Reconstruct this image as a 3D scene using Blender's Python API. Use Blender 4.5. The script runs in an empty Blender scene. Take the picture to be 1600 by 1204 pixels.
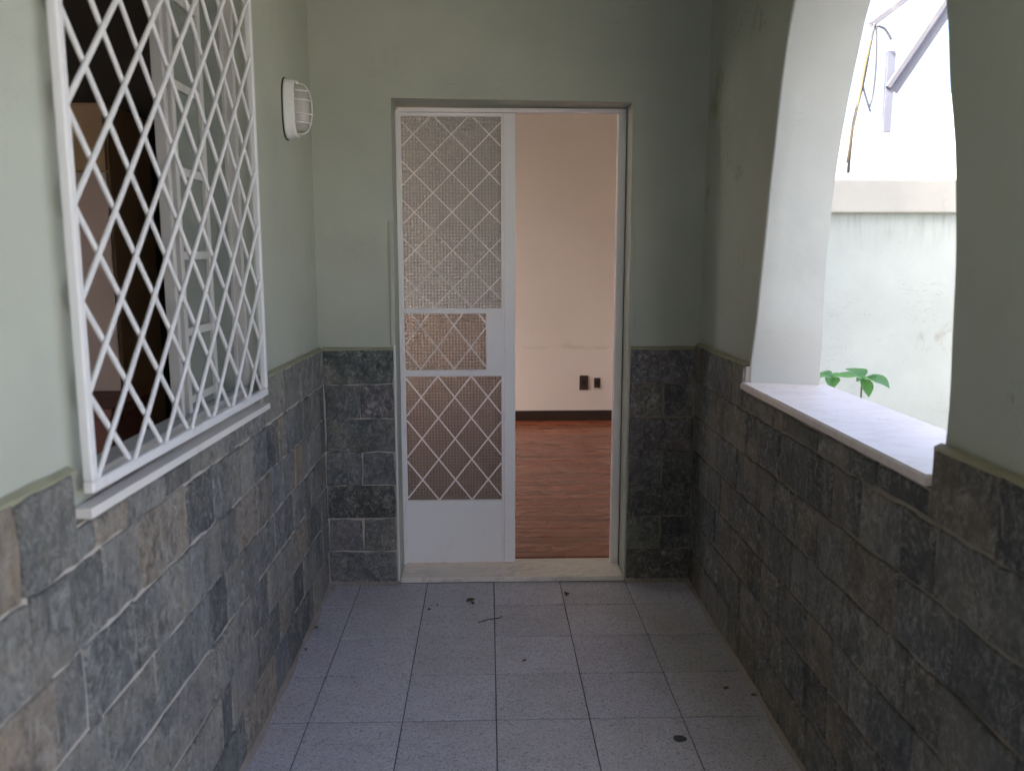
import bpy, bmesh, math, random
from mathutils import Vector, Matrix
R = math.radians
random.seed(11)
scene = bpy.context.scene
COL = scene.collection

# ------------------------------------------------------------------ camera
cam = bpy.data.cameras.new('camera')
cam.sensor_width = 36.0
cam.lens = 1330 / 1600 * 36
cam.clip_start = 0.02
cam.clip_end = 2000
cam.dof.use_dof = True
cam.dof.focus_distance = 3.75
cam.dof.aperture_fstop = 3.4
camo = bpy.data.objects.new('camera', cam)
COL.objects.link(camo)
camo.location = (0, 0, 1.472)
camo.rotation_euler = (R(90 - 8.72), 0, -math.atan(38 * math.cos(R(8.72)) / 1330))
scene.camera = camo

# ------------------------------------------------------------------ sky, sun, exposure
SUN_TO = Vector((-0.60, -0.50, 0.80)).normalized()       # towards the sun
world = bpy.data.worlds.new('World')
scene.world = world
world.use_nodes = True
wn = world.node_tree
wn.nodes.clear()
sky = wn.nodes.new('ShaderNodeTexSky')
sky.sky_type = 'NISHITA'
sky.sun_disc = False
sky.sun_elevation = math.asin(SUN_TO.z)
sky.sun_rotation = math.atan2(SUN_TO.x, SUN_TO.y)
sky.air_density = 0.65
sky.dust_density = 8.0
sky.ozone_density = 1.0
bg = wn.nodes.new('ShaderNodeBackground')
bg.inputs['Strength'].default_value = 0.15
wo = wn.nodes.new('ShaderNodeOutputWorld')
wn.links.new(sky.outputs[0], bg.inputs[0])
wn.links.new(bg.outputs[0], wo.inputs[0])
sun = bpy.data.lights.new('sun', 'SUN')
sun.energy = 3.0
sun.angle = R(0.5)
sun.color = (1.0, 0.95, 0.88)
suno = bpy.data.objects.new('sun', sun)
COL.objects.link(suno)
suno.rotation_euler = SUN_TO.to_track_quat('Z', 'Y').to_euler()
suno.location = (-6, -6, 12)
vs = scene.view_settings
vs.view_transform = 'Standard'
vs.look = 'None'
vs.gamma = 1
vs.use_curve_mapping = False
vs.exposure = 3.12
scene.render.engine = 'CYCLES'
cy = scene.cycles
cy.use_denoising = True
cy.max_bounces = 14
cy.diffuse_bounces = 8
cy.glossy_bounces = 4
cy.transmission_bounces = 8
cy.transparent_max_bounces = 8
cy.sample_clamp_indirect = 6
cy.caustics_reflective = False
cy.caustics_refractive = False

# ------------------------------------------------------------------ key dimensions (metres)
YB = 3.695            # stone face of the end wall
YP = 3.708            # plaster face of the end wall
XL, XLP = -0.722, -0.737
XR, XRP = 0.915, 0.935
XRO = 1.155
YEND = -3.20
YPIER = 1.22        # the right wall stops here; unseen side opened up to let light into the porch
YROOF = -3.60
ZC = 2.78
YD = 3.86             # front plane of the door

# ------------------------------------------------------------------ node helper
class N:
    def __init__(s, name):
        s.m = bpy.data.materials.new(name)
        s.m.use_nodes = True
        s.t = s.m.node_tree
        s.b = s.t.nodes['Principled BSDF']
        s.out = s.t.nodes['Material Output']
    def n(s, typ, **k):
        x = s.t.nodes.new('ShaderNode' + typ)
        for a, v in k.items():
            setattr(x, a, v)
        return x
    def l(s, a, b):
        s.t.links.new(a, b)
    def setin(s, node, key, v):
        if hasattr(v, 'is_output'):
            s.l(v, node.inputs[key])
        else:
            node.inputs[key].default_value = v
    def coords(s, kind='Object', scale=(1, 1, 1), rot=(0, 0, 0), jitter=False):
        tc = s.n('TexCoord').outputs[kind]
        if jitter:
            oi = s.n('ObjectInfo')
            mu = s.n('Math', operation='MULTIPLY'); mu.inputs[1].default_value = 61.0
            s.l(oi.outputs['Random'], mu.inputs[0])
            ad = s.n('VectorMath', operation='ADD')
            s.l(tc, ad.inputs[0]); s.l(mu.outputs[0], ad.inputs[1])
            tc = ad.outputs[0]
        mp = s.n('Mapping')
        mp.inputs['Scale'].default_value = scale
        mp.inputs['Rotation'].default_value = rot
        s.l(tc, mp.inputs[0])
        return mp.outputs[0]
    def noise(s, vec, scale, detail=4, rough=0.55, dist=0.0):
        x = s.n('TexNoise')
        s.l(vec, x.inputs['Vector'])
        x.inputs['Scale'].default_value = scale
        x.inputs['Detail'].default_value = detail
        x.inputs['Roughness'].default_value = rough
        x.inputs['Distortion'].default_value = dist
        return x.outputs[0]
    def ramp(s, fac, stops, interp='LINEAR'):
        x = s.n('ValToRGB')
        x.color_ramp.interpolation = interp
        e = x.color_ramp.elements
        while len(e) > 1:
            e.remove(e[-1])
        for i, (p, c) in enumerate(stops):
            if not hasattr(c, '__len__'):
                c = (c, c, c)
            el = e[0] if i == 0 else e.new(p)
            el.position = p
            el.color = (*c[:3], 1)
        s.l(fac, x.inputs[0])
        return x.outputs[0]
    def mix(s, fac, a, b, mode='MIX'):
        x = s.n('Mix', data_type='RGBA', blend_type=mode)
        for key, v in ((0, fac), (6, a), (7, b)):
            if hasattr(v, 'is_output'):
                s.l(v, x.inputs[key])
            elif key == 0:
                x.inputs[0].default_value = v
            else:
                x.inputs[key].default_value = (*v[:3], 1)
        return x.outputs[2]
    def math(s, op, a, b=0.0, c=None):
        x = s.n('Math', operation=op)
        s.setin(x, 0, a); s.setin(x, 1, b)
        if c is not None:
            s.setin(x, 2, c)
        return x.outputs[0]
    def bump(s, h, strength=0.3, dist=0.01, prev=None):
        x = s.n('Bump')
        x.inputs['Strength'].default_value = strength
        x.inputs['Distance'].default_value = dist
        s.l(h, x.inputs['Height'])
        if prev is not None:
            s.l(prev, x.inputs['Normal'])
        s.l(x.outputs[0], s.b.inputs['Normal'])
        return x.outputs[0]
    def col(s, c): s.setin(s.b, 'Base Color', c if hasattr(c, 'is_output') else (*c, 1)); return s
    def rough(s, v): s.setin(s.b, 'Roughness', v); return s

# ------------------------------------------------------------------ materials
def plaster(name, base, stain, stain_amt, seed=0.0, drips=False):
    k = N(name)
    v = k.coords('Object')
    mp = v.node; mp.inputs['Location'].default_value = (seed, seed * .7, seed * .3)
    n1 = k.noise(v, 1.6, 5, .6)
    n2 = k.noise(v, 9.0, 6, .65)
    c = k.mix(k.ramp(n1, [(.35, 0), (.7, 1)]), [x * .89 for x in base], [min(1, x * 1.06) for x in base])
    c = k.mix(k.math('MULTIPLY', k.ramp(n2, [(.45, 0), (.75, 1)]), .18), c, [x * .86 for x in base])
    s1 = k.ramp(k.noise(v, 2.7, 7, .7, .6), [(.60, 0), (.70, 1)])
    c = k.mix(k.math('MULTIPLY', s1, stain_amt), c, stain)
    # thin scuffs
    sv = k.coords('Object', (3.0, 3.0, 9.0), (0.5, 0.3, 0))
    s2 = k.ramp(k.noise(sv, 2.2, 3, .5, 1.5), [(.492, 0), (.5, 1), (.508, 0)])
    s3 = k.ramp(k.noise(v, 2.1, 2), [(.58, 0), (.64, 1)])
    c = k.mix(k.math('MULTIPLY', k.math('MULTIPLY', s2, s3), stain_amt), c, [x * .45 for x in stain])
    if drips:
        dv = k.coords('Object', (9, 9, .9))
        dn = k.ramp(k.noise(dv, 3.0, 5, .65), [(.50, 0), (.66, 1)])
        sz = k.n('SeparateXYZ'); k.l(k.n('NewGeometry').outputs['Position'], sz.inputs[0])
        dz = k.math('MULTIPLY', k.ramp(k.math('MULTIPLY', sz.outputs[2], .5), [(.74, 0), (.868, 1)]), dn)
        c = k.mix(k.math('MULTIPLY', dz, .30), c, (.13, .12, .085))
    k.col(c).rough(.62)
    b = k.bump(k.noise(v, 5.0, 3), .18, .02)
    k.bump(k.noise(v, 90.0, 4, .6), .12, .003, b)
    return k.m

GREEN = (.458, .476, .406)
M = {}
M['plaster'] = plaster('sage_plaster', GREEN, (.36, .34, .24), .30)
M['plaster_scuffed'] = plaster('sage_plaster_scuffed', GREEN, (.24, .21, .14), .75, 4.3)
M['plaster_yard'] = plaster('pale_yard_plaster', (.375, .405, .380), (.22, .20, .155), .5, 9.1, True)
M['plaster_skylit'] = plaster('skylit_reveal_plaster', (.53, .54, .50), (.46, .43, .35), .35, 5.5)  # wall plaster lightened: skylight on the arch reveal put into its colour
M['coping'] = plaster('coping_plaster', (.41, .397, .355), (.20, .185, .15), .5, 2.2)
M['ceiling'] = plaster('ceiling_plaster', (.50, .51, .44), (.3, .29, .24), .2, 1.0)
M['white_wall'] = plaster('neighbour_white', (.82, .82, .80), (.6, .6, .56), .2, 7.7)

k = N('room_paint')
v = k.coords('Object')
base = k.mix(k.ramp(k.noise(v, 1.3, 4), [(.35, 0), (.7, 1)]), (.72, .655, .615), (.765, .705, .665))
sx = k.n('SeparateXYZ'); k.l(k.n('TexCoord').outputs['Object'], sx.inputs[0])
wv = k.noise(k.coords('Object', (5, 5, 5)), 1.0, 5, .6)
edge = k.math('ADD', sx.outputs[2], k.math('MULTIPLY', wv, .16))
pl = k.ramp(edge, [(.735, 0), (.745, 1), (.752, 1), (.775, 0)])
blot = k.ramp(k.noise(v, 3.0, 2), [(.45, 0), (.55, 1)])
base = k.mix(k.math('MULTIPLY', k.math('MULTIPLY', pl, blot), .32), base, (.42, .33, .26))
k.col(base).rough(.55)
k.bump(k.noise(v, 14, 4), .15, .01)
M['room'] = k.m

k = N('dim_room_shade'); k.col((.045, .034, .028)).rough(.8); M['dim_room'] = k.m  # darkness of the room put into the wall colour

# slate
k = N('slate')
oi = k.n('ObjectInfo')
v = k.coords('Object', (1, 1, 1), jitter=True)
vs_ = k.coords('Object', (1.5, 1.5, .9), (.5, .3, 0), jitter=True)
n1 = k.noise(vs_, 12, 10, .74, 1.2)
n2 = k.noise(v, 55, 8, .8, .8)
n3 = k.noise(v, 4.0, 4, .55, .6)
c = k.mix(k.ramp(n1, [(.34, 0), (.64, 1)]), (.50, .50, .50), (1.45, 1.44, 1.42))
c = k.mix(1.0, oi.outputs['Color'], c, 'MULTIPLY')
c = k.mix(k.math('MULTIPLY', k.ramp(n3, [(.46, 0), (.60, 1)]), .45), c, k.mix(1.0, oi.outputs['Color'], (1.6, 1.42, 1.18), 'MULTIPLY'))
n4 = k.noise(v, 26, 5, .62, 1.4)
amt = k.ramp(oi.outputs['Random'], [(0, .12), (1, .80)])
c = k.mix(k.math('MULTIPLY', k.ramp(n4, [(.53, 0), (.68, 1)]), amt), c, (.44, .43, .405))
c = k.mix(k.math('MULTIPLY', k.ramp(n4, [(.32, 1), (.47, 0)]), amt), c, (.045, .047, .047))
c = k.mix(k.math('MULTIPLY', k.ramp(n2, [(.53, 0), (.66, 1)]), .60), c, (.40, .39, .365))
c = k.mix(k.math('MULTIPLY', k.ramp(n2, [(.34, 1), (.46, 0)]), .70), c, (.030, .031, .031))
# pale mineral veins, cleft lines and mortar smears
vein = k.ramp(k.noise(vs_, 7.5, 7, .7, 3.0), [(.487, 0), (.5, 1), (.513, 0)])
vm = k.ramp(k.noise(v, 8, 3), [(.44, 0), (.56, 1)])
c = k.mix(k.math('MULTIPLY', k.math('MULTIPLY', vein, vm), .80), c, (.56, .53, .48))
smear = k.ramp(k.noise(v, 16, 9, .82, .5), [(.565, 0), (.66, 1)])
c = k.mix(k.math('MULTIPLY', smear, .50), c, (.44, .41, .365))
gp = k.n('NewGeometry').outputs['Position']
wash = k.ramp(k.noise(gp, 3.1, 5, .62, .5), [(.54, 0), (.66, 1)])
c = k.mix(k.math('MULTIPLY', wash, .38), c, (.34, .285, .225))
k.col(c)
k.rough(k.ramp(n2, [(.3, .5), (.7, .8)]))
b = k.bump(n1, .7, .016)
k.bump(n2, .6, .006, b)
M['slate'] = k.m

k = N('mortar')
v = k.coords('Object')
k.col(k.mix(k.noise(v, 20, 6, .7), (.38, .33, .28), (.66, .59, .52))).rough(.9)
k.bump(k.noise(v, 60, 5, .7), .6, .006)
M['mortar'] = k.m
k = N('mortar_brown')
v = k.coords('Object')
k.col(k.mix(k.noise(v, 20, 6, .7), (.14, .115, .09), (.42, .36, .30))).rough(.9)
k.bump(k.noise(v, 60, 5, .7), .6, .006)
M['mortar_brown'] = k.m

k = N('mortar_trim')
v = k.coords('Object')
k.col(k.mix(k.noise(v, 14, 6, .7), (.24, .225, .15), (.37, .355, .25))).rough(.85)
k.bump(k.noise(v, 40, 5, .7), .5, .006)
M['trim'] = k.m

# terrazzo
k = N('terrazzo')
oi = k.n('ObjectInfo')
v = k.coords('Object', jitter=True)
w = k.coords('Generated')
vo = k.n('TexVoronoi'); vo.inputs['Scale'].default_value = 330; k.l(v, vo.inputs['Vector'])
vo2 = k.n('TexVoronoi'); vo2.inputs['Scale'].default_value = 170; k.l(v, vo2.inputs['Vector'])
sp = k.n('SeparateColor'); k.l(vo.outputs['Color'], sp.inputs[0])
sp2 = k.n('SeparateColor'); k.l(vo2.outputs['Color'], sp2.inputs[0])
c = k.ramp(sp.outputs[0], [(0, (.36, .345, .385)), (.16, (.47, .45, .495)), (.45, (.54, .515, .56)), (.72, (.61, .58, .63)), (1, (.73, .70, .73))])
c = k.mix(k.ramp(sp2.outputs[0], [(.87, 0), (.90, .6)]), c, (.22, .215, .225))
c = k.mix(k.math('MULTIPLY', k.ramp(sp2.outputs[1], [(.86, 0), (.9, 1)]), .6), c, (.55, .53, .51))
d = k.ramp(k.noise(v, 7, 6, .65), [(.42, 0), (.72, 1)])
c = k.mix(k.math('MULTIPLY', d, .28), c, (.28, .25, .235))
c = k.mix(1.0, c, oi.outputs['Color'], 'MULTIPLY')
c = k.mix(1.0, c, (.92, .925, .95), 'MULTIPLY')
k.col(c).rough(k.ramp(k.noise(v, 11, 5), [(.3, .36), (.7, .58)]))
k.bump(k.noise(v, 160, 3), .08, .002)
M['terrazzo'] = k.m

k = N('joint_dirt'); v = k.coords('Object')
k.col(k.mix(k.noise(v, 12, 5, .7), (.022, .021, .021), (.075, .07, .066))).rough(.95); M['joint'] = k.m
k = N('dusty_grout'); v = k.coords('Object')
k.col(k.mix(k.noise(v, 16, 6, .7), (.24, .20, .18), (.44, .38, .34))).rough(.95)
k.bump(k.noise(v, 50, 4), .5, .005); M['dusty'] = k.m

def marble(name, a, b, vein):
    k = N(name)
    v = k.coords('Object')
    c = k.mix(k.noise(v, 4, 5, .6), a, b)
    vv = k.ramp(k.noise(k.coords('Object', (1, 2.2, 1), (0, 0, .6)), 3.2, 6, .6, 1.8), [(.46, 0), (.5, 1), (.54, 0)])
    c = k.mix(k.math('MULTIPLY', vv, .45), c, vein)
    d = k.ramp(k.noise(v, 17, 6, .7), [(.58, 0), (.75, 1)])
    c = k.mix(k.math('MULTIPLY', d, .35), c, [x * .75 for x in vein])
    k.col(c).rough(.42)
    k.bump(k.noise(v, 30, 5), .1, .003)
    return k.m
M['marble_sill'] = marble('sill_marble', (.72, .62, .57), (.80, .72, .67), (.56, .44, .38))
M['marble_step'] = marble('threshold_marble', (.70, .63, .56), (.80, .74, .67), (.42, .35, .29))

def paint(name, c, rough=.35, grime=.25, gc=(.35, .31, .26)):
    k = N(name)
    v = k.coords('Object')
    g = k.ramp(k.noise(v, 6, 7, .7), [(.56, 0), (.76, 1)])
    cc = k.mix(k.math('MULTIPLY', g, grime), c, gc)
    k.col(cc).rough(k.ramp(k.noise(v, 20, 4), [(.3, rough), (.7, rough + .18)]))
    k.bump(k.noise(v, 45, 3), .08, .003)
    return k.m
M['white_paint'] = paint('white_door_paint', (.92, .88, .88), .35, .15)
M['grille_paint'] = paint('grille_white_paint', (.76, .74, .74), .4, .35, (.36, .26, .18))
M['sash_paint'] = paint('sash_paint', (.55, .53, .51), .5, .4)
M['sill_paint'] = paint('sill_white_paint', (.74, .70, .66), .5, .35)
M['lamp_plastic'] = paint('lamp_plastic', (.72, .71, .69), .4, .25)
M['rubber'] = paint('dark_gasket', (.03, .03, .03), .7, 0)
M['zinc'] = paint('zinc_steel', (.065, .065, .078), .4, .3)
M['zinc_pale'] = paint('pale_awning_metal', (.075, .08, .105), .4, .2)
M['brown_plastic'] = paint('brown_bakelite', (.05, .022, .015), .3, .1)
M['slot'] = paint('socket_slot', (.006, .006, .006), .5, 0)
M['tan_board'] = paint('tan_board', (.42, .28, .17), .55, .3)
M['pink_board'] = paint('pink_board', (.60, .47, .44), .55, .2)
M['red_wood'] = paint('red_wood', (.17, .06, .045), .45, .2)
M['cable'] = paint('grey_cable', (.03, .03, .035), .6, .2)
M['ochre_cable'] = paint('ochre_cable', (.10, .075, .03), .6, .2)

k = N('frosted_lamp_glass')
k.col((.62, .58, .54)).rough(.35)
k.b.inputs['Transmission Weight'].default_value = .25
M['lamp_glass'] = k.m

# patterned door glass (small pressed squares)
def patterned(name, tint, rough, strength, trans):
    k = N(name)
    sx = k.n('SeparateXYZ'); k.l(k.n('TexCoord').outputs['Object'], sx.inputs[0])
    p = math.pi / .0145
    a = k.math('SINE', k.math('MULTIPLY', sx.outputs[0], p))
    b = k.math('SINE', k.math('MULTIPLY', sx.outputs[2], p))
    h = k.math('MULTIPLY', k.math('ABSOLUTE', a), k.math('ABSOLUTE', b))
    k.col(k.mix(h, [x * .82 for x in tint], tint)).rough(rough)
    k.b.inputs['Transmission Weight'].default_value = trans
    k.b.inputs['IOR'].default_value = 1.45
    k.bump(h, strength, .008)
    return k.m
M['glass_top'] = patterned('patterned_glass', (.90, .88, .855), .20, .8, .55)
M['glass_low'] = patterned('patterned_glass_dusty', (.70, .61, .54), .22, .9, .62)

k = N('window_glass')
k.col((.30, .33, .29)).rough(.18)
k.b.inputs['Transmission Weight'].default_value = .35
k.b.inputs['IOR'].default_value = 1.5
M['window_glass'] = k.m

# parquet board
k = N('parquet')
oi = k.n('ObjectInfo')
v = k.coords('Object', (1, 9, 9), jitter=True)
g = k.noise(v, 5, 6, .6, .6)
c = k.mix(g, (.13, .036, .016), (.33, .108, .048))
c = k.mix(1.0, c, oi.outputs['Color'], 'MULTIPLY')
k.col(c).rough(k.ramp(k.noise(v, 3, 4), [(.3, .20), (.7, .40)]))
k.bump(g, .12, .002)
M['parquet'] = k.m
k = N('floor_gap'); k.col((.03, .012, .007)).rough(.9); M['floor_gap'] = k.m
k = N('skirting'); k.col((.030, .016, .011)).rough(.4); M['skirting'] = k.m

k = N('yard_ground'); v = k.coords('Object')
c = k.mix(k.noise(v, 1.5, 8, .65), (.20, .185, .165), (.36, .345, .32))
c = k.mix(k.math('MULTIPLY', k.ramp(k.noise(v, .35, 5), [(.5, 0), (.65, 1)]), .6), c, (.13, .15, .07))
k.col(c).rough(.95); k.bump(k.noise(v, 25, 6), .4, .01); M['ground'] = k.m

k = N('leaf'); v = k.coords('Object', jitter=True)
k.col(k.mix(k.noise(v, 18, 4), (.06, .17, .07), (.14, .30, .14))).rough(.42)
tr = k.n('BsdfTranslucent'); tr.inputs[0].default_value = (.25, .55, .16, 1)
mxs = k.n('MixShader'); mxs.inputs[0].default_value = .45
k.l(k.b.outputs[0], mxs.inputs[1]); k.l(tr.outputs[0], mxs.inputs[2]); k.l(mxs.outputs[0], k.out.inputs[0])
M['leaf'] = k.m
k = N('stem'); k.col((.16, .17, .08)).rough(.7); M['stem'] = k.m
k = N('dry_leaf'); v = k.coords('Object', jitter=True)
k.col(k.mix(k.noise(v, 60, 4), (.06, .038, .022), (.20, .135, .08))).rough(.85); M['dry'] = k.m
k = N('damp_blot'); k.col((.055, .055, .058)).rough(.6); M['blot'] = k.m

# ------------------------------------------------------------------ object helpers
def link(name, me, mat, parent=None, loc=(0, 0, 0)):
    o = bpy.data.objects.new(name, me)
    COL.objects.link(o)
    if mat is not None and len(me.materials) == 0:
        me.materials.append(M[mat] if isinstance(mat, str) else mat)
    loc = Vector(loc)
    if parent is not None:
        o.parent = parent
        loc = loc - WL[parent.name]
    o.location = loc
    WL[o.name] = Vector(loc) + (WL[parent.name] if parent is not None else Vector((0, 0, 0)))
    return o
WL = {}
def tag(o, label, cat, group=None):
    o['label'] = label; o['category'] = cat
    if group: o['group'] = group
    return o
def thing(name, loc, label, cat, group=None):
    o = bpy.data.objects.new(name, None)
    COL.objects.link(o)
    o.empty_display_size = .1
    o.location = loc
    WL[o.name] = Vector(loc)
    return tag(o, label, cat, group)
def struct(o, kind='structure'):
    o['kind'] = kind
    return o
def mesh_py(name, vs, fs, smooth=False):
    me = bpy.data.meshes.new(name)
    me.from_pydata([tuple(v) for v in vs], [], fs)
    if smooth:
        me.polygons.foreach_set('use_smooth', [True] * len(me.polygons))
    me.update()
    return me
def box_mesh(name, size, bev=0.0, seg=2):
    bm = bmesh.new()
    bmesh.ops.create_cube(bm, size=1)
    bmesh.ops.scale(bm, vec=size, verts=bm.verts)
    if bev > 0:
        bmesh.ops.bevel(bm, geom=bm.edges[:], offset=bev, segments=seg, affect='EDGES', profile=.5)
    me = bpy.data.meshes.new(name)
    bm.to_mesh(me); bm.free()
    return me
def box(name, lo, hi, mat, parent=None, bev=0.0):
    lo = Vector(lo); hi = Vector(hi)
    c = (lo + hi) / 2
    return link(name, box_mesh(name, hi - lo, bev), mat, parent, c)
def bar(name, p0, p1, n, w, t, mat, parent, bev=.001):
    """flat bar from p0 to p1; n = thickness direction"""
    p0 = Vector(p0); p1 = Vector(p1)
    d = p1 - p0; L = d.length; d.normalize()
    n = Vector(n).normalized(); s = d.cross(n).normalized(); n = s.cross(d)
    me = box_mesh(name, (L, w, t), bev, 1)
    mt = Matrix((d, s, n)).transposed().to_4x4()
    me.transform(mt)
    return link(name, me, mat, parent, (p0 + p1) / 2)
def tube_mesh(name, pts, r, seg=8, taper=None, closed=False):
    pts = [Vector(p) for p in pts]
    vs, fs = [], []
    n = len(pts)
    prev = None
    for i, p in enumerate(pts):
        if closed:
            d = pts[(i + 1) % n] - pts[i - 1]
        else:
            d = pts[min(i + 1, n - 1)] - pts[max(i - 1, 0)]
        d.normalize()
        a = prev if prev is not None else (Vector((0, 0, 1)) if abs(d.z) < .9 else Vector((1, 0, 0)))
        s = (a - d * a.dot(d)).normalized()
        prev = s
        u = d.cross(s)
        rr = r * (1 if taper is None else 1 + (taper - 1) * i / (n - 1))
        for j in range(seg):
            q = 2 * math.pi * j / seg
            vs.append(p + (s * math.cos(q) + u * math.sin(q)) * rr)
    rng = n if closed else n - 1
    for i in range(rng):
        for j in range(seg):
            a = i * seg + j; b = i * seg + (j + 1) % seg
            c = ((i + 1) % n) * seg + (j + 1) % seg; d_ = ((i + 1) % n) * seg + j
            fs.append((a, b, c, d_))
    if not closed:
        fs.append(tuple(range(seg))[::-1]); fs.append(tuple((n - 1) * seg + j for j in range(seg)))
    return mesh_py(name, vs, fs, True)
def tube(name, pts, r, mat, parent=None, seg=8, taper=None, closed=False):
    c = Vector(pts[0])
    return link(name, tube_mesh(name, [Vector(p) - c for p in pts], r, seg, taper, closed), mat, parent, c)
def smooth_curve(P, per=8, closed=False):
    P = [Vector(p) for p in P]; out = []
    n = len(P)
    for i in range(n if closed else n - 1):
        if closed:
            a, b, c, d = P[i - 1], P[i], P[(i + 1) % n], P[(i + 2) % n]
        else:
            a, b, c, d = P[max(i - 1, 0)], P[i], P[i + 1], P[min(i + 2, n - 1)]
        for j in range(per):
            t = j / per
            out.append(.5 * ((2 * b) + (-a + c) * t + (2 * a - 5 * b + 4 * c - d) * t * t + (-a + 3 * b - 3 * c + d) * t ** 3))
    if not closed: out.append(P[-1])
    return out
def offset_loop(L, d):
    """move a closed 2D loop outwards by d (loop counter-clockwise)"""
    n = len(L); out = []
    area = sum(L[i][0] * L[(i + 1) % n][1] - L[(i + 1) % n][0] * L[i][1] for i in range(n))
    sg = 1 if area > 0 else -1
    for i in range(n):
        a = Vector(L[i - 1]); b = Vector(L[i]); c = Vector(L[(i + 1) % n])
        e1 = (b - a); e2 = (c - b)
        n1 = Vector((e1.y, -e1.x)).normalized() * sg; n2 = Vector((e2.y, -e2.x)).normalized() * sg
        m = (n1 + n2)
        m = m / max(.3, m.length_squared) * 2 if m.length > 1e-6 else n1
        out.append(tuple(b + m * d))
    return out
def wall_mesh(name, outer, holes, P, d0, d1, chamfer=.007, smooth_holes=True):
    """wall slab between depths d0 (seen face) and d1; P(u, v, d) -> world.
    holes: list of (loop on the seen face, loop on the far face)"""
    sgn = 1 if d1 > d0 else -1
    vs, fs, sm = [], [], []
    def fill(outer_, hs, d):
        bm = bmesh.new()
        for L in [outer_] + hs:
            vv = [bm.verts.new((u, v, 0)) for u, v in L]
            for i in range(len(vv)):
                bm.edges.new((vv[i], vv[(i + 1) % len(vv)]))
        bmesh.ops.triangle_fill(bm, use_beauty=True, use_dissolve=False, edges=bm.edges[:])
        bm.verts.index_update()
        b0 = len(vs)
        for q in bm.verts: vs.append(P(q.co.x, q.co.y, d))
        for f in bm.faces:
            fs.append(tuple(b0 + q.index for q in f.verts)); sm.append(False)
        bm.free()
    fill(outer, [offset_loop(h[0], chamfer) for h in holes], d0)
    fill(outer, [h[1] for h in holes], d1)
    def strip(rings, smooth):
        n = len(rings[0]); b0 = len(vs)
        for r in rings: vs.extend(r)
        for a in range(len(rings) - 1):
            for i in range(n):
                j = (i + 1) % n
                fs.append((b0 + a * n + i, b0 + a * n + j, b0 + (a + 1) * n + j, b0 + (a + 1) * n + i)); sm.append(smooth)
    strip([[P(u, v, d0) for u, v in outer], [P(u, v, d1) for u, v in outer]], False)
    for A, B in holes:
        rings = []
        for q in (0, 30, 60, 90):
            off = chamfer * (1 - math.sin(R(q))); dep = d0 + sgn * chamfer * (1 - math.cos(R(q)))
            rings.append([P(u, v, dep) for u, v in offset_loop(A, off)])
        for f in (.25, .5, .75, 1.0):
            rings.append([P(a[0] * (1 - f) + b[0] * f, a[1] * (1 - f) + b[1] * f, d0 + sgn * chamfer + (d1 - d0 - sgn * chamfer) * f) for a, b in zip(A, B)])
        strip(rings, smooth_holes)
    me = mesh_py(name, vs, fs)
    me.polygons.foreach_set('use_smooth', sm)
    if smooth_holes:
        me.polygons.foreach_set('material_index', [1 if q else 0 for q in sm])
    bm = bmesh.new(); bm.from_mesh(me)
    bmesh.ops.recalc_face_normals(bm, faces=bm.faces[:])
    bm.to_mesh(me); bm.free()
    return me
def rect(u0, u1, v0, v1):
    return [(u0, v0), (u1, v0), (u1, v1), (u0, v1)]

def prism(loop, P, d0, d1, name):
    n = len(loop)
    vs = [P(u, v, d0) for u, v in loop] + [P(u, v, d1) for u, v in loop]
    fs = [tuple(range(n)), tuple(range(n, 2 * n))[::-1]] + [(i, (i + 1) % n, n + (i + 1) % n, n + i) for i in range(n)]
    me = mesh_py(name, vs, fs)
    bm = bmesh.new(); bm.from_mesh(me); bmesh.ops.recalc_face_normals(bm, faces=bm.faces[:]); bm.to_mesh(me); bm.free()
    return me

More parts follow.
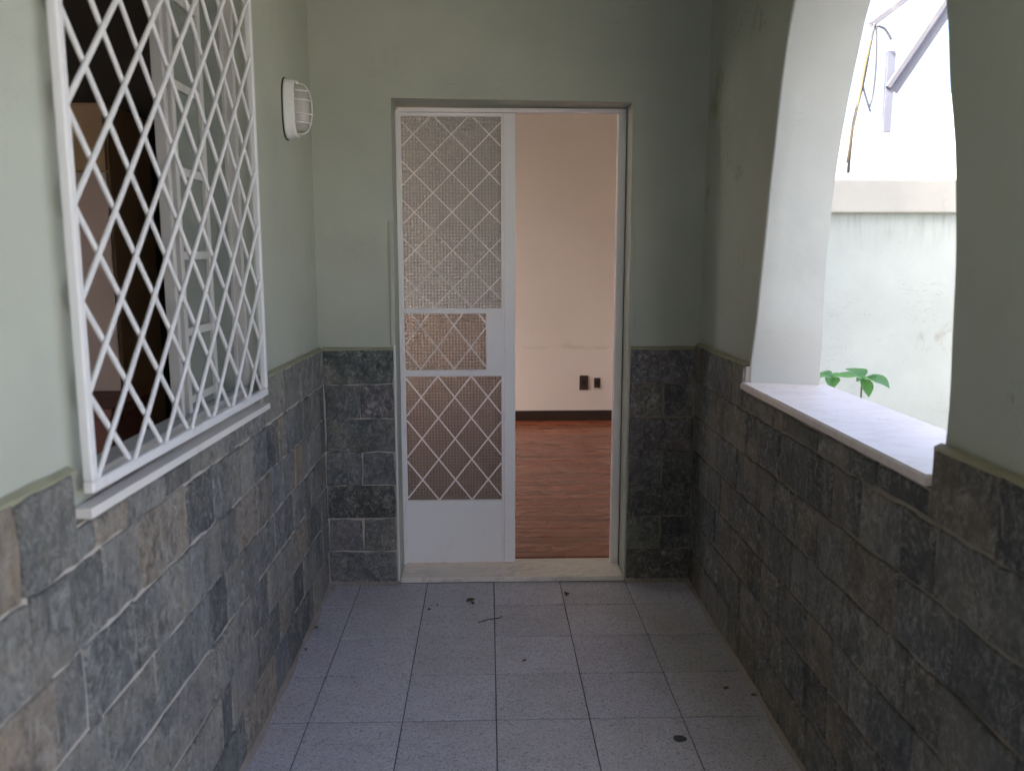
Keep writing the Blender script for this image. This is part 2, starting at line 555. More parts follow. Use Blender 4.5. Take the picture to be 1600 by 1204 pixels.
# stone slabs -----------------------------------------------------------------
STONE_COLS = [((.180, .181, .173), 5), ((.140, .143, .139), 4), ((.212, .207, .196), 5), ((.092, .095, .095), 3),
              ((.240, .230, .215), 3), ((.245, .205, .165), 2), ((.205, .180, .150), 2), ((.160, .164, .168), 3)]
def pick_col(dark=0):
    pool = [c for c, w in STONE_COLS for _ in range(w)]
    c = random.choice(pool)
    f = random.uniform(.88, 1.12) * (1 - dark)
    return (c[0] * f, c[1] * f, c[2] * f, 1)
def stone(parent, u0, u1, v0, v1, P, thick, color=None):
    """one roughly squared slab; P(u, v, d): d = height above the mortar bed"""
    w, h = u1 - u0, v1 - v0
    if w < .012 or h < .012: return
    cu, cv = (u0 + u1) / 2, (v0 + v1) / 2
    j = .0042
    L = []
    nu = 4 if w > .12 else 2
    nv = 2
    def jt(): return random.uniform(-j, j)
    for i in range(nu): L.append((u0 + w * i / nu + (jt() if i else jt() * .6), v0 + jt()))
    for i in range(nv): L.append((u1 + jt(), v0 + h * i / nv + jt()))
    for i in range(nu): L.append((u1 - w * i / nu + jt(), v1 + jt()))
    for i in range(nv): L.append((u0 + jt(), v1 - h * i / nv + jt()))
    n = len(L)
    ta, tb = random.uniform(-.004, .004), random.uniform(-.008, .008)
    def dd(u, v): return thick + (u - cu) * ta + (v - cv) * tb
    ins = offset_loop(L, -.0035)
    vs = [P(u, v, -.004) for u, v in L] + [P(u, v, max(.001, dd(u, v) - .0035)) for u, v in L] + [P(u, v, dd(u, v)) for u, v in ins]
    fs = []
    for i in range(n):
        k2 = (i + 1) % n
        fs.append((i, k2, n + k2, n + i)); fs.append((n + i, n + k2, 2 * n + k2, 2 * n + i))
    fs.append(tuple(2 * n + i for i in range(n)))
    C = P(cu, cv, 0)
    me = mesh_py('stone', [x - C for x in vs], fs)
    bm = bmesh.new(); bm.from_mesh(me); bmesh.ops.recalc_face_normals(bm, faces=bm.faces[:]); bm.to_mesh(me); bm.free()
    o = link('stone', me, 'slate', parent, C)
    o.color = color or pick_col()
    return o
def stone_rows(parent, u_start, u_end, rows, P, clip, thick=.0125, lens=(.11, .33), dark=0):
    """rows = list of (v0, v1); clip(u0,u1) -> upper limit v between u0..u1 as list of (ua, ub, vmax)"""
    gap = .010
    for v0, v1 in rows:
        u = u_end
        cuts = [u_end]
        first = True
        while u > u_start:
            u -= random.choice([random.uniform(.08, .13), random.uniform(.12, .18), random.uniform(.16, .23), random.uniform(.22, .30)]) * (random.uniform(.4, 1) if first else 1)
            first = False
            cuts.append(max(u, u_start))
        for ua, ub, vm in clip:
            if v1 > vm + .001:
                cuts = [c for c in cuts if abs(c - ua) > .05 and abs(c - ub) > .05] + [ua, ub]
        cuts = sorted(set(cuts))
        for a, b in zip(cuts[:-1], cuts[1:]):
            top = v1
            mid = (a + b) / 2
            for ua, ub, vm in clip:
                if ua - .001 <= mid <= ub + .001: top = min(top, vm)
            g1, g2 = random.uniform(.16, .42) * gap, random.uniform(.22, .45) * gap
            if top - v0 < .03: continue
            stone(parent, a + g1, b - g1, v0 + g2, top - g2, P, thick + random.uniform(-.0018, .0065), pick_col(dark))

# ================================================================== SETTING
gr = mesh_py('ground', [(-300, -300, 0), (300, -300, 0), (300, 300, 0), (-300, 300, 0)], [(0, 1, 2, 3)])
struct(link('ground', gr, 'ground', None, (0, 0, -.15)))

# ---- porch floor: screed with single terrazzo tiles
floor = struct(box('porch_floor', (-.90, YEND - .2, -.30), (1.14, YP + .01, -.004), 'joint'))
TX0, TY0, T = .0215, 3.437, .3
for i in range(-3, 4):
    for j in range(-22, 1):
        x0 = max(TX0 + i * T, XL - .004) ; x1 = min(TX0 + (i + 1) * T, XR + .004)
        y1 = min(TY0 + j * T + T, YB + .004); y0 = max(TY0 + j * T, YEND)
        if x1 - x0 < .02 or y1 - y0 < .02: continue
        g = .0016
        bm_ = box_mesh('tile', (x1 - x0 - 2 * g, y1 - y0 - 2 * .0034, .02), .0012, 1)
        t = link('tile', bm_, 'terrazzo', floor, ((x0 + x1) / 2, (y0 + y1) / 2, -.010 + random.uniform(-.0005, .0005)))
        f = random.uniform(.93, 1.05)
        t.color = (f, f * random.uniform(.985, 1.01), f * random.uniform(.98, 1.03), 1)
# dusty fillets of grout where floor meets stone
def fillet(x0, x1, y0, y1, axis):
    n = 60; vs, fs = [], []
    for i in range(n + 1):
        f = i / n
        wv_ = .026 + .007 * math.sin(i * 1.7) + random.uniform(-.004, .004)
        hv = .012 + random.uniform(-.003, .004)
        if axis == 'y':
            y = y0 + (y1 - y0) * f; s = 1 if x1 > x0 else -1
            vs += [(x0, y, hv), (x0 + s * wv_ * .4, y, hv * .45), (x0 + s * wv_, y, .0008)]
        else:
            x = x0 + (x1 - x0) * f
            vs += [(x, y0, hv), (x, y0 - wv_ * .4, hv * .45), (x, y0 - wv_, .0008)]
    for i in range(n):
        for k2 in range(2):
            a = i * 3 + k2
            fs.append((a, a + 1, a + 4, a + 3))
    return mesh_py('grout_fillet', vs, fs, True)
link('grout_fillet', fillet(XL - .004, XL + .1, YEND, YB, 'y'), 'dusty', floor)
link('grout_fillet', fillet(XR + .004, XR - .1, YEND, YB, 'y'), 'dusty', floor)
link('grout_fillet', fillet(XL, -.405, YB + .002, YB, 'x'), 'dusty', floor)
link('grout_fillet', fillet(.622, XR, YB + .002, YB, 'x'), 'dusty', floor)

# ---- roof over porch and rooms; unseen height and rear length added to block light
me = prism([(-3.6, -3.6), (1.22, YROOF), (1.22, 4.0), (1.45, 4.0), (1.45, 7.65), (-3.6, 7.65)], lambda u, v, d: Vector((u, v, d)), ZC, 6.0, 'roof')
struct(link('roof', me, 'ceiling'))

# ================================================================== LEFT WALL
def tilt(y): return 1 + .0135 * (YB - y)
lw = thing('porch_wall', (XLP, 1.0, 0), 'pale green plaster wall with grey stone dado and grilled window', 'wall')
WY0, WY1, WZ0, WZ1 = 1.530, 2.745, .985, 2.44
PLw = lambda u, v, d: Vector((d, u, v))
hole = rect(WY0, WY1, WZ0, WZ1)
link('plaster', wall_mesh('plaster', rect(YEND, YP + .1, -.02, ZC), [(hole, hole)], PLw, XLP, -.885, .006, False), 'plaster', lw)
PS = lambda u, v, d: Vector((XLP + .006 + d, u, v * tilt(u)))
nrow = 7; rh = 1.064 / nrow
rowsL = [(i * rh, (i + 1) * rh) for i in range(nrow)]
bedL = [(YEND, 0), (YB + .01, 0), (YB + .01, 1.062), (2.708, 1.062), (2.708, .973), (1.443, .973), (1.443, 1.062), (YEND, 1.062)]
link('mortar_bed', prism(bedL, PS, -.004, .0085, 'mortar_bed'), 'mortar', lw)
stone_rows(lw, YEND + .02, YB - .002, rowsL, PS, [(1.443, 2.708, .971)])
def trim_strip(P, u0, u1, v, name='mortar_trim'):
    n = max(6, int((u1 - u0) / .06)); vs, fs = [], []
    for i in range(n + 1):
        u = u0 + (u1 - u0) * i / n
        a = random.uniform(-.0015, .0015)
        vs += [P(u, v - .004, -.004), P(u, v - .003, .011 + a), P(u, v + .004, .010 + a), P(u, v + .011 + a, -.0045)]
    for i in range(n):
        for q in range(3):
            b = i * 4 + q
            fs.append((b, b + 1, b + 5, b + 4))
    me = mesh_py(name, vs, fs, False)
    bm = bmesh.new(); bm.from_mesh(me); bmesh.ops.recalc_face_normals(bm, faces=bm.faces[:]); bm.to_mesh(me); bm.free()
    return me
link('mortar_trim', trim_strip(PS, YEND, 1.47, 1.064), 'trim', lw)
link('mortar_trim', trim_strip(PS, 2.70, YB + .01, 1.064), 'trim', lw)
# painted window sill (follows the slightly sloping dado)
sl = thing('window_sill', (XLP, 2.15, .96), 'white painted ledge under the grilled window', 'window sill')
lo = [(1.466, 1.013), (2.705, .987), (2.705, 1.004), (1.466, 1.031)]
box('inner_ledge', (-.884, WY0 + .001, .9855), (-.7305, WY1 - .001, 1.003), 'sill_paint', sl)
link('ledge', prism(lo, lambda u, v, d: Vector((d, u, v)), -.730, -.698, 'ledge'), 'sill_paint', sl)

# ---- window behind the grille
win = thing('casement_window', (-.80, 2.18, WZ0), 'grey framed casement window half open behind the diamond grille', 'window')
XW = -.80
def sash_bar(name, y0, y1, z0, z1, parent, x0=XW - .012, x1=XW + .012, mat='sash_paint'):
    return box(name, (x0, y0, z0), (x1, y1, z1), mat, parent, .002)
wf0, wf1 = WY0 + .002, WY1 - .002
WZF = 1.004
sash_bar('frame_bar', wf0, wf1, WZF + .004, WZF + .05, win, XW - .03, XW + .03)
sash_bar('frame_bar', wf0, wf1, WZ1 - .05, WZ1 - .002, win, XW - .03, XW + .03)
sash_bar('frame_bar', wf0, wf0 + .03, WZF + .052, WZ1 - .052, win, XW - .03, XW + .03)
sash_bar('frame_bar', wf1 - .03, wf1, WZF + .052, WZ1 - .052, win, XW - .03, XW + .03)
sash_bar('mullion', 2.178, 2.200, WZF + .052, WZ1 - .052, win, XW - .014, XW + .014)
s1 = sash_bar('sash', 2.238, 2.262, WZF + .052, WZ1 - .052, win)
sash_bar('stile', 2.462, 2.488, WZF + .052, WZ1 - .052, s1)
box('pane', (XW - .003, 2.2625, WZF + .055), (XW + .003, 2.4615, WZ1 - .055), 'window_glass', s1)
for z in (1.09, 1.27, 1.47, 1.685, 1.90, 2.12):
    sash_bar('glazing_bar', 2.263, 2.461, z - .011, z + .011, s1, XW - .010, XW + .010)
s2 = sash_bar('sash', wf1 - .06, wf1 - .032, WZF + .052, WZ1 - .052, win)
box('pane', (XW - .003, 2.4885, WZF + .055), (XW + .003, wf1 - .062, WZ1 - .055), 'window_glass', s2)
# casement leaf swung into the room on the near side (edge on)
s3 = box('sash', (XW - .62, wf0 + .032, WZF + .055), (XW - .58, wf0 + .060, WZ1 - .055), 'sash_paint', win, .002)
for z0, z1 in ((WZF + .055, WZF + .09), (WZ1 - .09, WZ1 - .055)):
    box('rail', (XW - .58, wf0 + .032, z0), (XW - .03, wf0 + .060, z1), 'sash_paint', s3, .002)
box('pane', (XW - .58, wf0 + .043, WZF + .09), (XW - .04, wf0 + .048, WZ1 - .09), 'window_glass', s3)

# ---- grille
XG = -.710
gl = thing('window_grille', (XG, 2.12, 1.04), 'white metal diamond lattice grille fixed over the left window', 'grille')
GY0, GY1, GZ0, GZ1 = 1.486, 2.700, 1.0395, 2.46
fw_, ft = .022, .020
GT = lambda y: .018 * (2.2 - y)        # the grille hangs a little out of level, like the dado
n_ = (1, 0, 0)
bar('frame_bar', (XG, GY0, GZ0 + .011 + GT(GY0)), (XG, GY1, GZ0 + .011 + GT(GY1)), n_, fw_, ft, 'grille_paint', gl, .003)
bar('frame_bar', (XG, GY0 + fw_ + .001, GZ1 - .011), (XG, GY1 - fw_ - .001, GZ1 - .011), n_, fw_, ft, 'grille_paint', gl, .003)
for y in (GY0 + .011, GY1 - .011):
    bar('frame_bar', (XG, y, GZ0 + .0225 + GT(y)), (XG, y, GZ1), n_, fw_, ft - .001, 'grille_paint', gl, .003)
def lattice(u0, u1, v0, v1, W, H, nu, nv):
    s = H / W; segs = []
    for sg in (1, -1):
        c0 = nv - sg * s * nu
        for q in range(-60, 60):
            c = c0 + q * H
            pts = []
            for u in (u0, u1):
                v = sg * s * u + c
                if v0 - 1e-9 <= v <= v1 + 1e-9: pts.append((u, v))
            for v in (v0, v1):
                u = (v - c) / (sg * s)
                if u0 < u < u1: pts.append((u, v))
            if len(pts) >= 2:
                a, b = pts[0], max(pts[1:], key=lambda p: (p[0] - pts[0][0]) ** 2)
                if math.hypot(a[0] - b[0], a[1] - b[1]) > .02: segs.append((a, b, sg))
    return segs
for a, b, sg in lattice(GY0 + .020, GY1 - .020, GZ0 + .020, GZ1 - .020, .165, .165, 1.594, 1.800):
    dx = .0035 if sg > 0 else -.0040
    bar('lattice_bar', (XG + dx, a[0], a[1] + GT(a[0])), (XG + dx, b[0], b[1] + GT(b[0])), n_, .0122, .0072, 'grille_paint', gl, .002)
for y in (GY0 + .004, GY1 - .016):
    for z in (2.41,):
        box('wall_stud', (XLP - .001, y, z), (XG - .0102, y + .012, z + .012), 'grille_paint', gl)

# ---- bulkhead lamp
LC = Vector((XLP, 3.255, 1.998))
lamp = thing('bulkhead_lamp', LC, 'white oval bulkhead wall lamp with ribbed cage by the corner', 'lamp')
def stadium(hw, hz, n=40):
    out = []
    for i in range(n):
        a = 2 * math.pi * i / n
        ca, sa = math.cos(a), math.sin(a)
        e = 2 / 2.7
        out.append((hw * math.copysign(abs(ca) ** e, ca), hz * math.copysign(abs(sa) ** e, sa)))
    return out
def lathe_oval(name, prof, cap=True):
    """prof = [(hw, hz, x)]"""
    vs, fs = [], []
    n = 40
    for hw, hz, x in prof:
        vs += [(x, a, b) for a, b in stadium(hw, hz, n)]
    for i in range(len(prof) - 1):
        for j in range(n):
            fs.append((i * n + j, i * n + (j + 1) % n, (i + 1) * n + (j + 1) % n, (i + 1) * n + j))
    if cap: fs.append(tuple((len(prof) - 1) * n + j for j in range(n)))
    me = mesh_py(name, vs, fs, True)
    bm = bmesh.new(); bm.from_mesh(me); bmesh.ops.recalc_face_normals(bm, faces=bm.faces[:]); bm.to_mesh(me); bm.free()
    return me
link('gasket', lathe_oval('gasket', [(.066, .110, .0), (.066, .110, .005)]), 'rubber', lamp, LC)
link('housing', lathe_oval('housing', [(.062, .106, .004), (.063, .107, .007), (.061, .105, .014), (.059, .103, .015), (.057, .101, .038), (.055, .098, .042), (.047, .090, .043), (.045, .087, .036)], False), 'lamp_plastic', lamp, LC)
link('diffuser', lathe_oval('diffuser', [(.044, .084, .030), (.043, .083, .050), (.040, .078, .068), (.033, .068, .080), (.020, .050, .086), (.004, .012, .088)]), 'lamp_glass', lamp, LC)
for dz in (-.052, -.020, .028, .060):
    s_ = math.sqrt(max(0, 1 - (dz / .10) ** 2))
    pts = []
    for i in range(13):
        a = math.pi * i / 12
        pts.append(LC + Vector((.040 + .056 * math.sin(a) ** .7 * (s_ * .75 + .25), -.047 * math.cos(a), dz)))
    tube('cage_rib', pts, .0032, 'lamp_plastic', lamp, 6)
pts = [LC + Vector((.040 + .056 * max(0, math.sin(math.pi * i / 16)) ** .6, 0, -.090 * math.cos(math.pi * i / 16))) for i in range(17)]
tube('cage_rib', pts, .0032, 'lamp_plastic', lamp, 6)
for dz in (-.094, .094):
    box('screw_lug', LC + Vector((.036, -.008, dz - .006)), LC + Vector((.048, .008, dz + .006)), 'lamp_plastic', lamp, .003)

# ================================================================== RIGHT WALL with arches
rw = thing('porch_wall', (XRP, 1.0, 0), 'shaded green plaster wall with stone dado and open arch', 'wall')
inner = [(2.982, .996), (2.984, 1.09), (2.943, 1.25), (2.902, 1.47), (2.846, 1.78), (2.770, 2.10), (2.690, 2.26), (2.54, 2.40), (2.32, 2.465),
         (2.10, 2.39), (1.935, 2.24), (1.845, 2.08), (1.800, 1.94), (1.768, 1.80), (1.735, 1.68), (1.712, 1.558), (1.696, 1.41), (1.682, 1.16), (1.690, .996)]
outer_ = [(2.905, .996), (2.905, 1.09), (2.905, 1.25), (2.90, 1.47), (2.850, 1.80), (2.740, 2.10), (2.665, 2.24), (2.52, 2.39), (2.32, 2.45)] + inner[9:]
def arch_loop(L, dy=0):
    c = [tuple(p) for p in smooth_curve([Vector((a, b, 0)) for a, b in L], 5)]
    c = [(p[0] + dy + .0010 * math.sin(p[1] * 23 + p[0] * 9), p[1]) if 1.03 < p[1] else (p[0] + dy, p[1]) for p in c]
    # straight sill line back to the start
    return c + [(c[-1][0] + (c[0][0] - c[-1][0]) * f, .996) for f in (.33, .67)]
holes = [(arch_loop(inner), arch_loop(outer_))]
PR = lambda u, v, d: Vector((d, u, v))
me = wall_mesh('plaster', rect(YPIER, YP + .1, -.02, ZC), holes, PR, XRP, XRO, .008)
me.materials.append(M['plaster_scuffed']); me.materials.append(M['plaster_skylit'])
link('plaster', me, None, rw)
PSR = lambda u, v, d: Vector((XRP - .010 - d, u, v))
rhR = 1.08 / 7
A0, A1 = 1.688, 2.984
bedR = [(YPIER, 0), (YB + .01, 0), (YB + .01, 1.078), (A1, 1.078), (A1, .992), (A0, .992), (A0, 1.078), (YPIER, 1.078)]
link('mortar_bed', prism(bedR, PSR, -.0085, .0075, 'mortar_bed'), 'mortar_brown', rw)
stone_rows(rw, YPIER + .004, YB - .002, [(i * rhR, (i + 1) * rhR) for i in range(7)], PSR, [(A0, A1, .990)], dark=.38)  # stones darkened: shade of the right side put into their colour
PST = lambda u, v, d: Vector((XRP - .004 - d, u, v))
for a, b in ((A1 + .002, YB + .01), (YPIER, A0 - .004)):
    link('mortar_trim', trim_strip(PSR, a, b, 1.08), 'trim', rw)
def arch_sill(dy, label):
    s = thing('arch_sill', (1.0, 2.33 + dy, .998), label, 'sill')
    P = lambda u, v, d: Vector((u, v + dy, d))
    lp = [(.903, 1.69), (.903, 2.99), (XRP + .01, 2.985), (1.15, 2.915), (1.19, 2.94), (1.195, 1.67), (1.15, 1.70), (XRP + .01, 1.69)]
    me = prism(lp, P, .9965, 1.022, 'slab')
    bm = bmesh.new(); bm.from_mesh(me)
    bmesh.ops.bevel(bm, geom=[e for e in bm.edges if abs(e.verts[0].co.z - e.verts[1].co.z) < .001], offset=.004, segments=2, affect='EDGES')
    bm.to_mesh(me); bm.free()
    link('slab', me, 'marble_sill', s)
arch_sill(0, 'pinkish white marble sill of the open arch')

# ================================================================== END WALL with doorway
bw = thing('porch_wall', (.1, YP, 0), 'green plaster end wall with stone dado around the doorway', 'wall')
DX0, DX1, DZ = -.402, .616, 2.113
PB = lambda u, v, d: Vector((u, d, v))
ol = [(-.84, -.02), (DX0, -.02), (DX0, DZ + .006), (DX1, DZ - .006), (DX1, -.02), (1.1, -.02), (1.1, ZC), (-.84, ZC)]
link('plaster', wall_mesh('plaster', ol, [], PB, YP, 3.93), 'plaster', bw)
PSB = lambda u, v, d: Vector((u, YP - .004 - d, v))
for side, (a, b) in (('l', (XL + .004, DX0 - .012)), ('r', (DX1 + .010, XR - .002))):
    link('mortar_bed', prism(rect(a - .01, b - .001 if side == 'l' else b + .01, 0, 1.063) if side == 'l' else rect(a + .001, b + .01, 0, 1.063), PSB, -.002, .004, 'mortar_bed'), 'mortar' if side == 'l' else 'mortar_brown', bw)
    for i in range(7):
        v0, v1 = i * rh, (i + 1) * rh
        w = b - a
        split = (i % 2 == 1) if side == 'l' else i in (1, 3, 5)
        cols = {'l': {6: (.085, .088, .093), 5: (.115, .115, .115), 4: (.115, .118, .125), 3: (.15, .147, .145), 2: (.062, .064, .068), 1: (.15, .148, .145), 0: (.155, .152, .148)},
                'r': {}}[side]
        c = cols.get(i)
        parts = [(a, a + w * .52), (a + w * .52, b)] if split else [(a, b)]
        for p, q in parts:
            cc = tuple(x * random.uniform(.9, 1.1) for x in (c or random.choice([(.105, .103, .105), (.080, .080, .084), (.125, .122, .120)]))) + (1,)  # right of the door, shade of the corner is put into the stone colours
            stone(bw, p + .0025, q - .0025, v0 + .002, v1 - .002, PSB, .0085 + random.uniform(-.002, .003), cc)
    link('mortar_trim', trim_strip(PSB, a, b, 1.064), 'trim', bw)
# patched plaster nibs beside the opening
box('plaster_nib', (DX0 - .020, YP - .007, 1.083), (DX0 - .001, YP + .004, 1.615), 'plaster', bw, .003)
box('plaster_nib', (DX1 + .001, YP - .007, 1.083), (DX1 + .018, YP + .004, 1.60), 'plaster', bw, .003)
box('plaster_nib', (DX0 - .011, YP - .010, .002), (DX0 - .001, YP + .004, 1.082), 'sill_paint', bw, .003)
box('plaster_nib', (DX1 + .001, YP - .010, .002), (DX1 + .009, YP + .004, 1.082), 'plaster_scuffed', bw, .003)
th_ = thing('threshold', (.1, 3.78, 0), 'worn cream marble threshold slab under the white door', 'threshold')
box('slab', (DX0 + .002, YB - .003, .0015), (DX1 - .002, 3.93, .026), 'marble_step', th_, .004)

# unseen wall behind the viewer, added so light comes only from the right
struct(box('added_end_wall', (-.88, YEND - .2, -.15), (1.22, YEND - .001, ZC), 'plaster_yard'))

# ---- white double door, left leaf closed
dr = thing('double_door', (-.15, YD, .026), 'white metal door with patterned glass and lattice, one leaf closed', 'door')
def dbox(name, x0, x1, z0, z1, y0=YD, y1=YD + .035, parent=dr, bev=.002, mat='white_paint'):
    return box(name, (x0, y0, z0), (x1, y1, z1), mat, parent, bev)
fr = dbox('door_frame', DX0 + .001, -.388, .0265, 2.094, YD - .004, YD + .05)
dbox('jamb', .578, DX1 - .003, .0265, 2.086, YD - .004, YD + .05, fr)
dbox('head', -.387, DX1 - .003, 2.0875, 2.104, YD - .004, YD + .05, fr)
lf = dbox('door_leaf', .073, .124, .034, 2.084, YD - .003, YD + .034)
dbox('stile', -.387, -.378, .034, 2.084, YD, YD + .03, lf, .001)
dbox('stile', .061, .0715, .034, 2.084, YD, YD + .03, lf, .001)
for z0, z1 in ((2.070, 2.084), (1.209, 1.232), (.923, .951), (.313, .337)):
    dbox('rail', -.3775, .0605, z0, z1, YD, YD + .03, lf, .0015)
dbox('kick_panel', -.3775, .0605, .034, .3125, YD + .003, YD + .027, lf, .001)
dbox('lock_panel', -.008, .0605, .952, 1.208, YD + .001, YD + .029, lf, .001)
panes = [('glass_top', -.3775, .0605, 1.233, 2.069, .167, .168, -.158, 1.995, .0040),
         ('glass_low', -.3775, -.009, .952, 1.208, .153, .20, -.232, 1.055, .0058),
         ('glass_low', -.3775, .0605, .338, .922, .153, .195, -.155, .825, .0066)]
for mat, x0, x1, z0, z1, W, H, nu, nv, bwid in panes:
    p = box('glass_pane', (x0, YD + .014, z0), (x1, YD + .019, z1), mat, dr)
    for a, b, sg in lattice(x0 + .001, x1 - .001, z0 + .001, z1 - .001, W, H, nu, nv):
        y = YD + (.0075 if sg > 0 else .0115)
        bar('lattice_bar', (a[0], y, a[1]), (b[0], y, b[1]), (0, -1, 0), bwid, .0038, 'white_paint', p, .0006)

# ================================================================== ROOM BEHIND THE DOOR
RX0, RX1, RY0, RY1 = -2.3, 1.27, 3.93, 7.372
def multi_box(name, boxes, mat, parent=None):
    bm = bmesh.new()
    for lo, hi in boxes:
        lo = Vector(lo); hi = Vector(hi)
        r = bmesh.ops.create_cube(bm, size=1)
        bmesh.ops.scale(bm, vec=hi - lo, verts=r['verts'])
        bmesh.ops.translate(bm, vec=(lo + hi) / 2, verts=r['verts'])
    me = bpy.data.meshes.new(name); bm.to_mesh(me); bm.free()
    return link(name, me, mat, parent)
rm = thing('room_wall', ((RX0 + RX1) / 2, RY1, 0), 'warm cream wall of the empty room seen through the doorway', 'wall')
wz0, wz1, wy0, wy1 = .90, 2.62, 5.4, 7.0
multi_box('painted_wall', [((RX0, RY1, -.05), (RX1, RY1 + .15, ZC)),
    ((RX1, 3.931, -.05), (RX1 + .15, RY1 + .15, ZC)),
    ((RX0 - .15, 3.931, -.05), (RX0, wy0, ZC)), ((RX0 - .15, wy1, -.05), (RX0, RY1 + .15, ZC)),
    ((RX0 - .15, wy0, -.05), (RX0, wy1, wz0)), ((RX0 - .15, wy0, wz1), (RX0, wy1, ZC)),
    ((RX0 - .15, 3.80, -.05), (-.89, 3.93, ZC))], 'room', rm)
box('skirting_board', (RX0, RY1 - .018, .031), (RX1, RY1 - .0005, .118), 'skirting', rm, .002)
box('skirting_board', (RX1 - .018, 3.94, .031), (RX1 - .0005, RY1 - .019, .118), 'skirting', rm, .002)
rf = struct(box('room_floor', (RX0, 3.931, -.10), (RX1, RY1, .020), 'floor_gap'))
bwid, y, r_ = .072, 3.935, 0
while y < RY1 - .01:
    y1 = min(y + bwid, RY1 - .001)
    x = -.6 - random.uniform(0, .9)
    while x < RX1:
        x1 = x + random.uniform(.45, 1.3)
        a, b = max(x, -.95), min(x1, RX1 - .001)
        if b - a > .03:
            o = link('floorboard', box_mesh('floorboard', (b - a - .0016, y1 - y - .0018, .012), .001, 1), 'parquet', rf, ((a + b) / 2, (y + y1) / 2, .0245 + random.uniform(-.0004, .0004)))
            f = random.uniform(.72, 1.25)
            o.color = (f, f * random.uniform(.9, 1.06), f * random.uniform(.88, 1.08), 1)
        x = x1
    y = y1
far = box('floorboard', (RX0 + .001, 3.935, .0185), (-.953, RY1 - .002, .0305), 'parquet', rf)
far.color = (1, 1, 1, 1)
def socket(x0, x1, z0, z1, label):
    s = thing('wall_socket', ((x0 + x1) / 2, RY1, (z0 + z1) / 2), label, 'socket', 'sockets on the room wall')
    pl_ = box('plate', (x0, RY1 - .012, z0), (x1, RY1 - .0006, z1), 'brown_plastic', s, .003)
    cx_, cz_ = (x0 + x1) / 2, (z0 + z1) / 2
    box('insert', (cx_ - .016, RY1 - .0145, cz_ - .022), (cx_ + .016, RY1 - .0122, cz_ + .022), 'slot', pl_, .001)
socket(.800, .876, .30, .428, 'wide dark brown wall socket left of the smaller one')
socket(.928, .984, .318, .406, 'small dark socket plate nearest the door jamb')

# ================================================================== DARKENED ROOM BEHIND THE GRILLE
sr = thing('side_room_wall', (-2.0, 2.0, 0), 'wall of the room behind the window grille, darkness put into its colour', 'wall')
multi_box('painted_wall', [((-3.4, -.4, -.05), (-3.25, 3.79, ZC)), ((-3.249, -.4, -.05), (-.8855, -.25, .9)), ((-3.249, -.4, 2.1), (-.8855, -.25, ZC)), ((-3.249, -.4, .9), (-2.9, -.25, 2.1)), ((-1.7, -.4, .9), (-.8855, -.25, 2.1)), ((-3.249, 3.68, -.05), (-.8855, 3.79, ZC))], 'dim_room', sr)  # opening in the unseen rear wall added to light the wardrobe
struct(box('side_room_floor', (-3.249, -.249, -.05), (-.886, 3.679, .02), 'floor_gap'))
cb = thing('wardrobe', (-1.75, 3.4, .02), 'tall wardrobe with tan top and pinkish lower door in the dark room', 'wardrobe')
box('carcass', (-2.15, 3.27, .02), (-1.395, 3.67, 2.02), 'tan_board', cb, .004)
box('top_door', (-2.14, 3.25, 1.775), (-1.40, 3.269, 2.01), 'tan_board', cb, .003)
box('door', (-2.14, 3.25, .10), (-1.40, 3.269, 1.77), 'pink_board', cb, .003)
rc = thing('chest', (-1.4, 3.0, .02), 'low dark red chest inside the dark room', 'chest')
box('body', (-1.75, 2.85, .02), (-1.27, 3.2, .93), 'red_wood', rc, .006)
box('lid', (-1.77, 2.83, .932), (-1.255, 3.22, .965), 'red_wood', rc, .006)

# ================================================================== YARD
yw = thing('yard_wall', (3.0, 5.6, -.15), 'pale weathered boundary wall seen through the arch', 'wall')
box('plaster', (1.4, 5.52, -.15), (6.5, 5.72, 1.735), 'plaster_yard', yw)
box('coping', (1.4, 5.47, 1.736), (6.5, 5.77, 1.945), 'coping', yw, .012)
box('side_wall', (6.3, YEND, -.15), (6.5, 5.50, 1.9), 'plaster_yard', yw)  # unseen return wall, added to limit skylight over the yard
nb = thing('neighbour_building', (5.0, 9.5, -.15), 'sunlit white building with sloping top above the boundary wall', 'building')
P9 = lambda u, v, d: Vector((u, d, v))
link('wall', prism([(2.0, -.15), (9.0, -.15), (9.0, 3.9), (7.0, 3.85), (4.745, 3.10), (3.5, 2.69), (2.0, 2.2)], P9, 9.1, 13.0, 'wall'), 'white_wall', nb)
aw = thing('awning_frame', (4.3, 8.9, 2.7), 'grey steel awning struts against the bright sky', 'metal frame')
bar('strut', (4.09, 8.95, 3.16), (4.95, 8.95, 4.50), (0, 1, 0), .05, .05, 'zinc', aw, .004)
bar('strut', (4.18, 9.0, 3.13), (5.05, 9.0, 4.48), (0, 1, 0), .09, .03, 'zinc_pale', aw, .004)
bar('post', (4.12, 8.98, 2.72), (4.12, 8.98, 3.52), (0, 1, 0), .085, .05, 'zinc_pale', aw, .004)
bar('strut', (3.86, 8.9, 3.75), (4.9, 8.9, 4.53), (0, 1, 0), .06, .05, 'zinc', aw, .004)
def cable(pts, r, mat, label):
    o = tube('cable', smooth_curve(pts, 6), r, mat, None, 6)
    tag(o, label, 'cable', 'cables hanging by the neighbouring roof')
Yc = 8.86
cable([(3.88, Yc, 3.76), (3.84, Yc, 3.5), (3.80, Yc, 3.2), (3.72, Yc, 2.75), (3.70, Yc, 2.3)], .017, 'cable', 'thick dark cable hanging at the arch edge')
cable([(3.90, Yc, 3.74), (3.92, Yc, 3.4), (3.91, Yc, 3.1), (3.88, Yc, 2.95)], .012, 'cable', 'thin cable hanging straight down from the bracket')
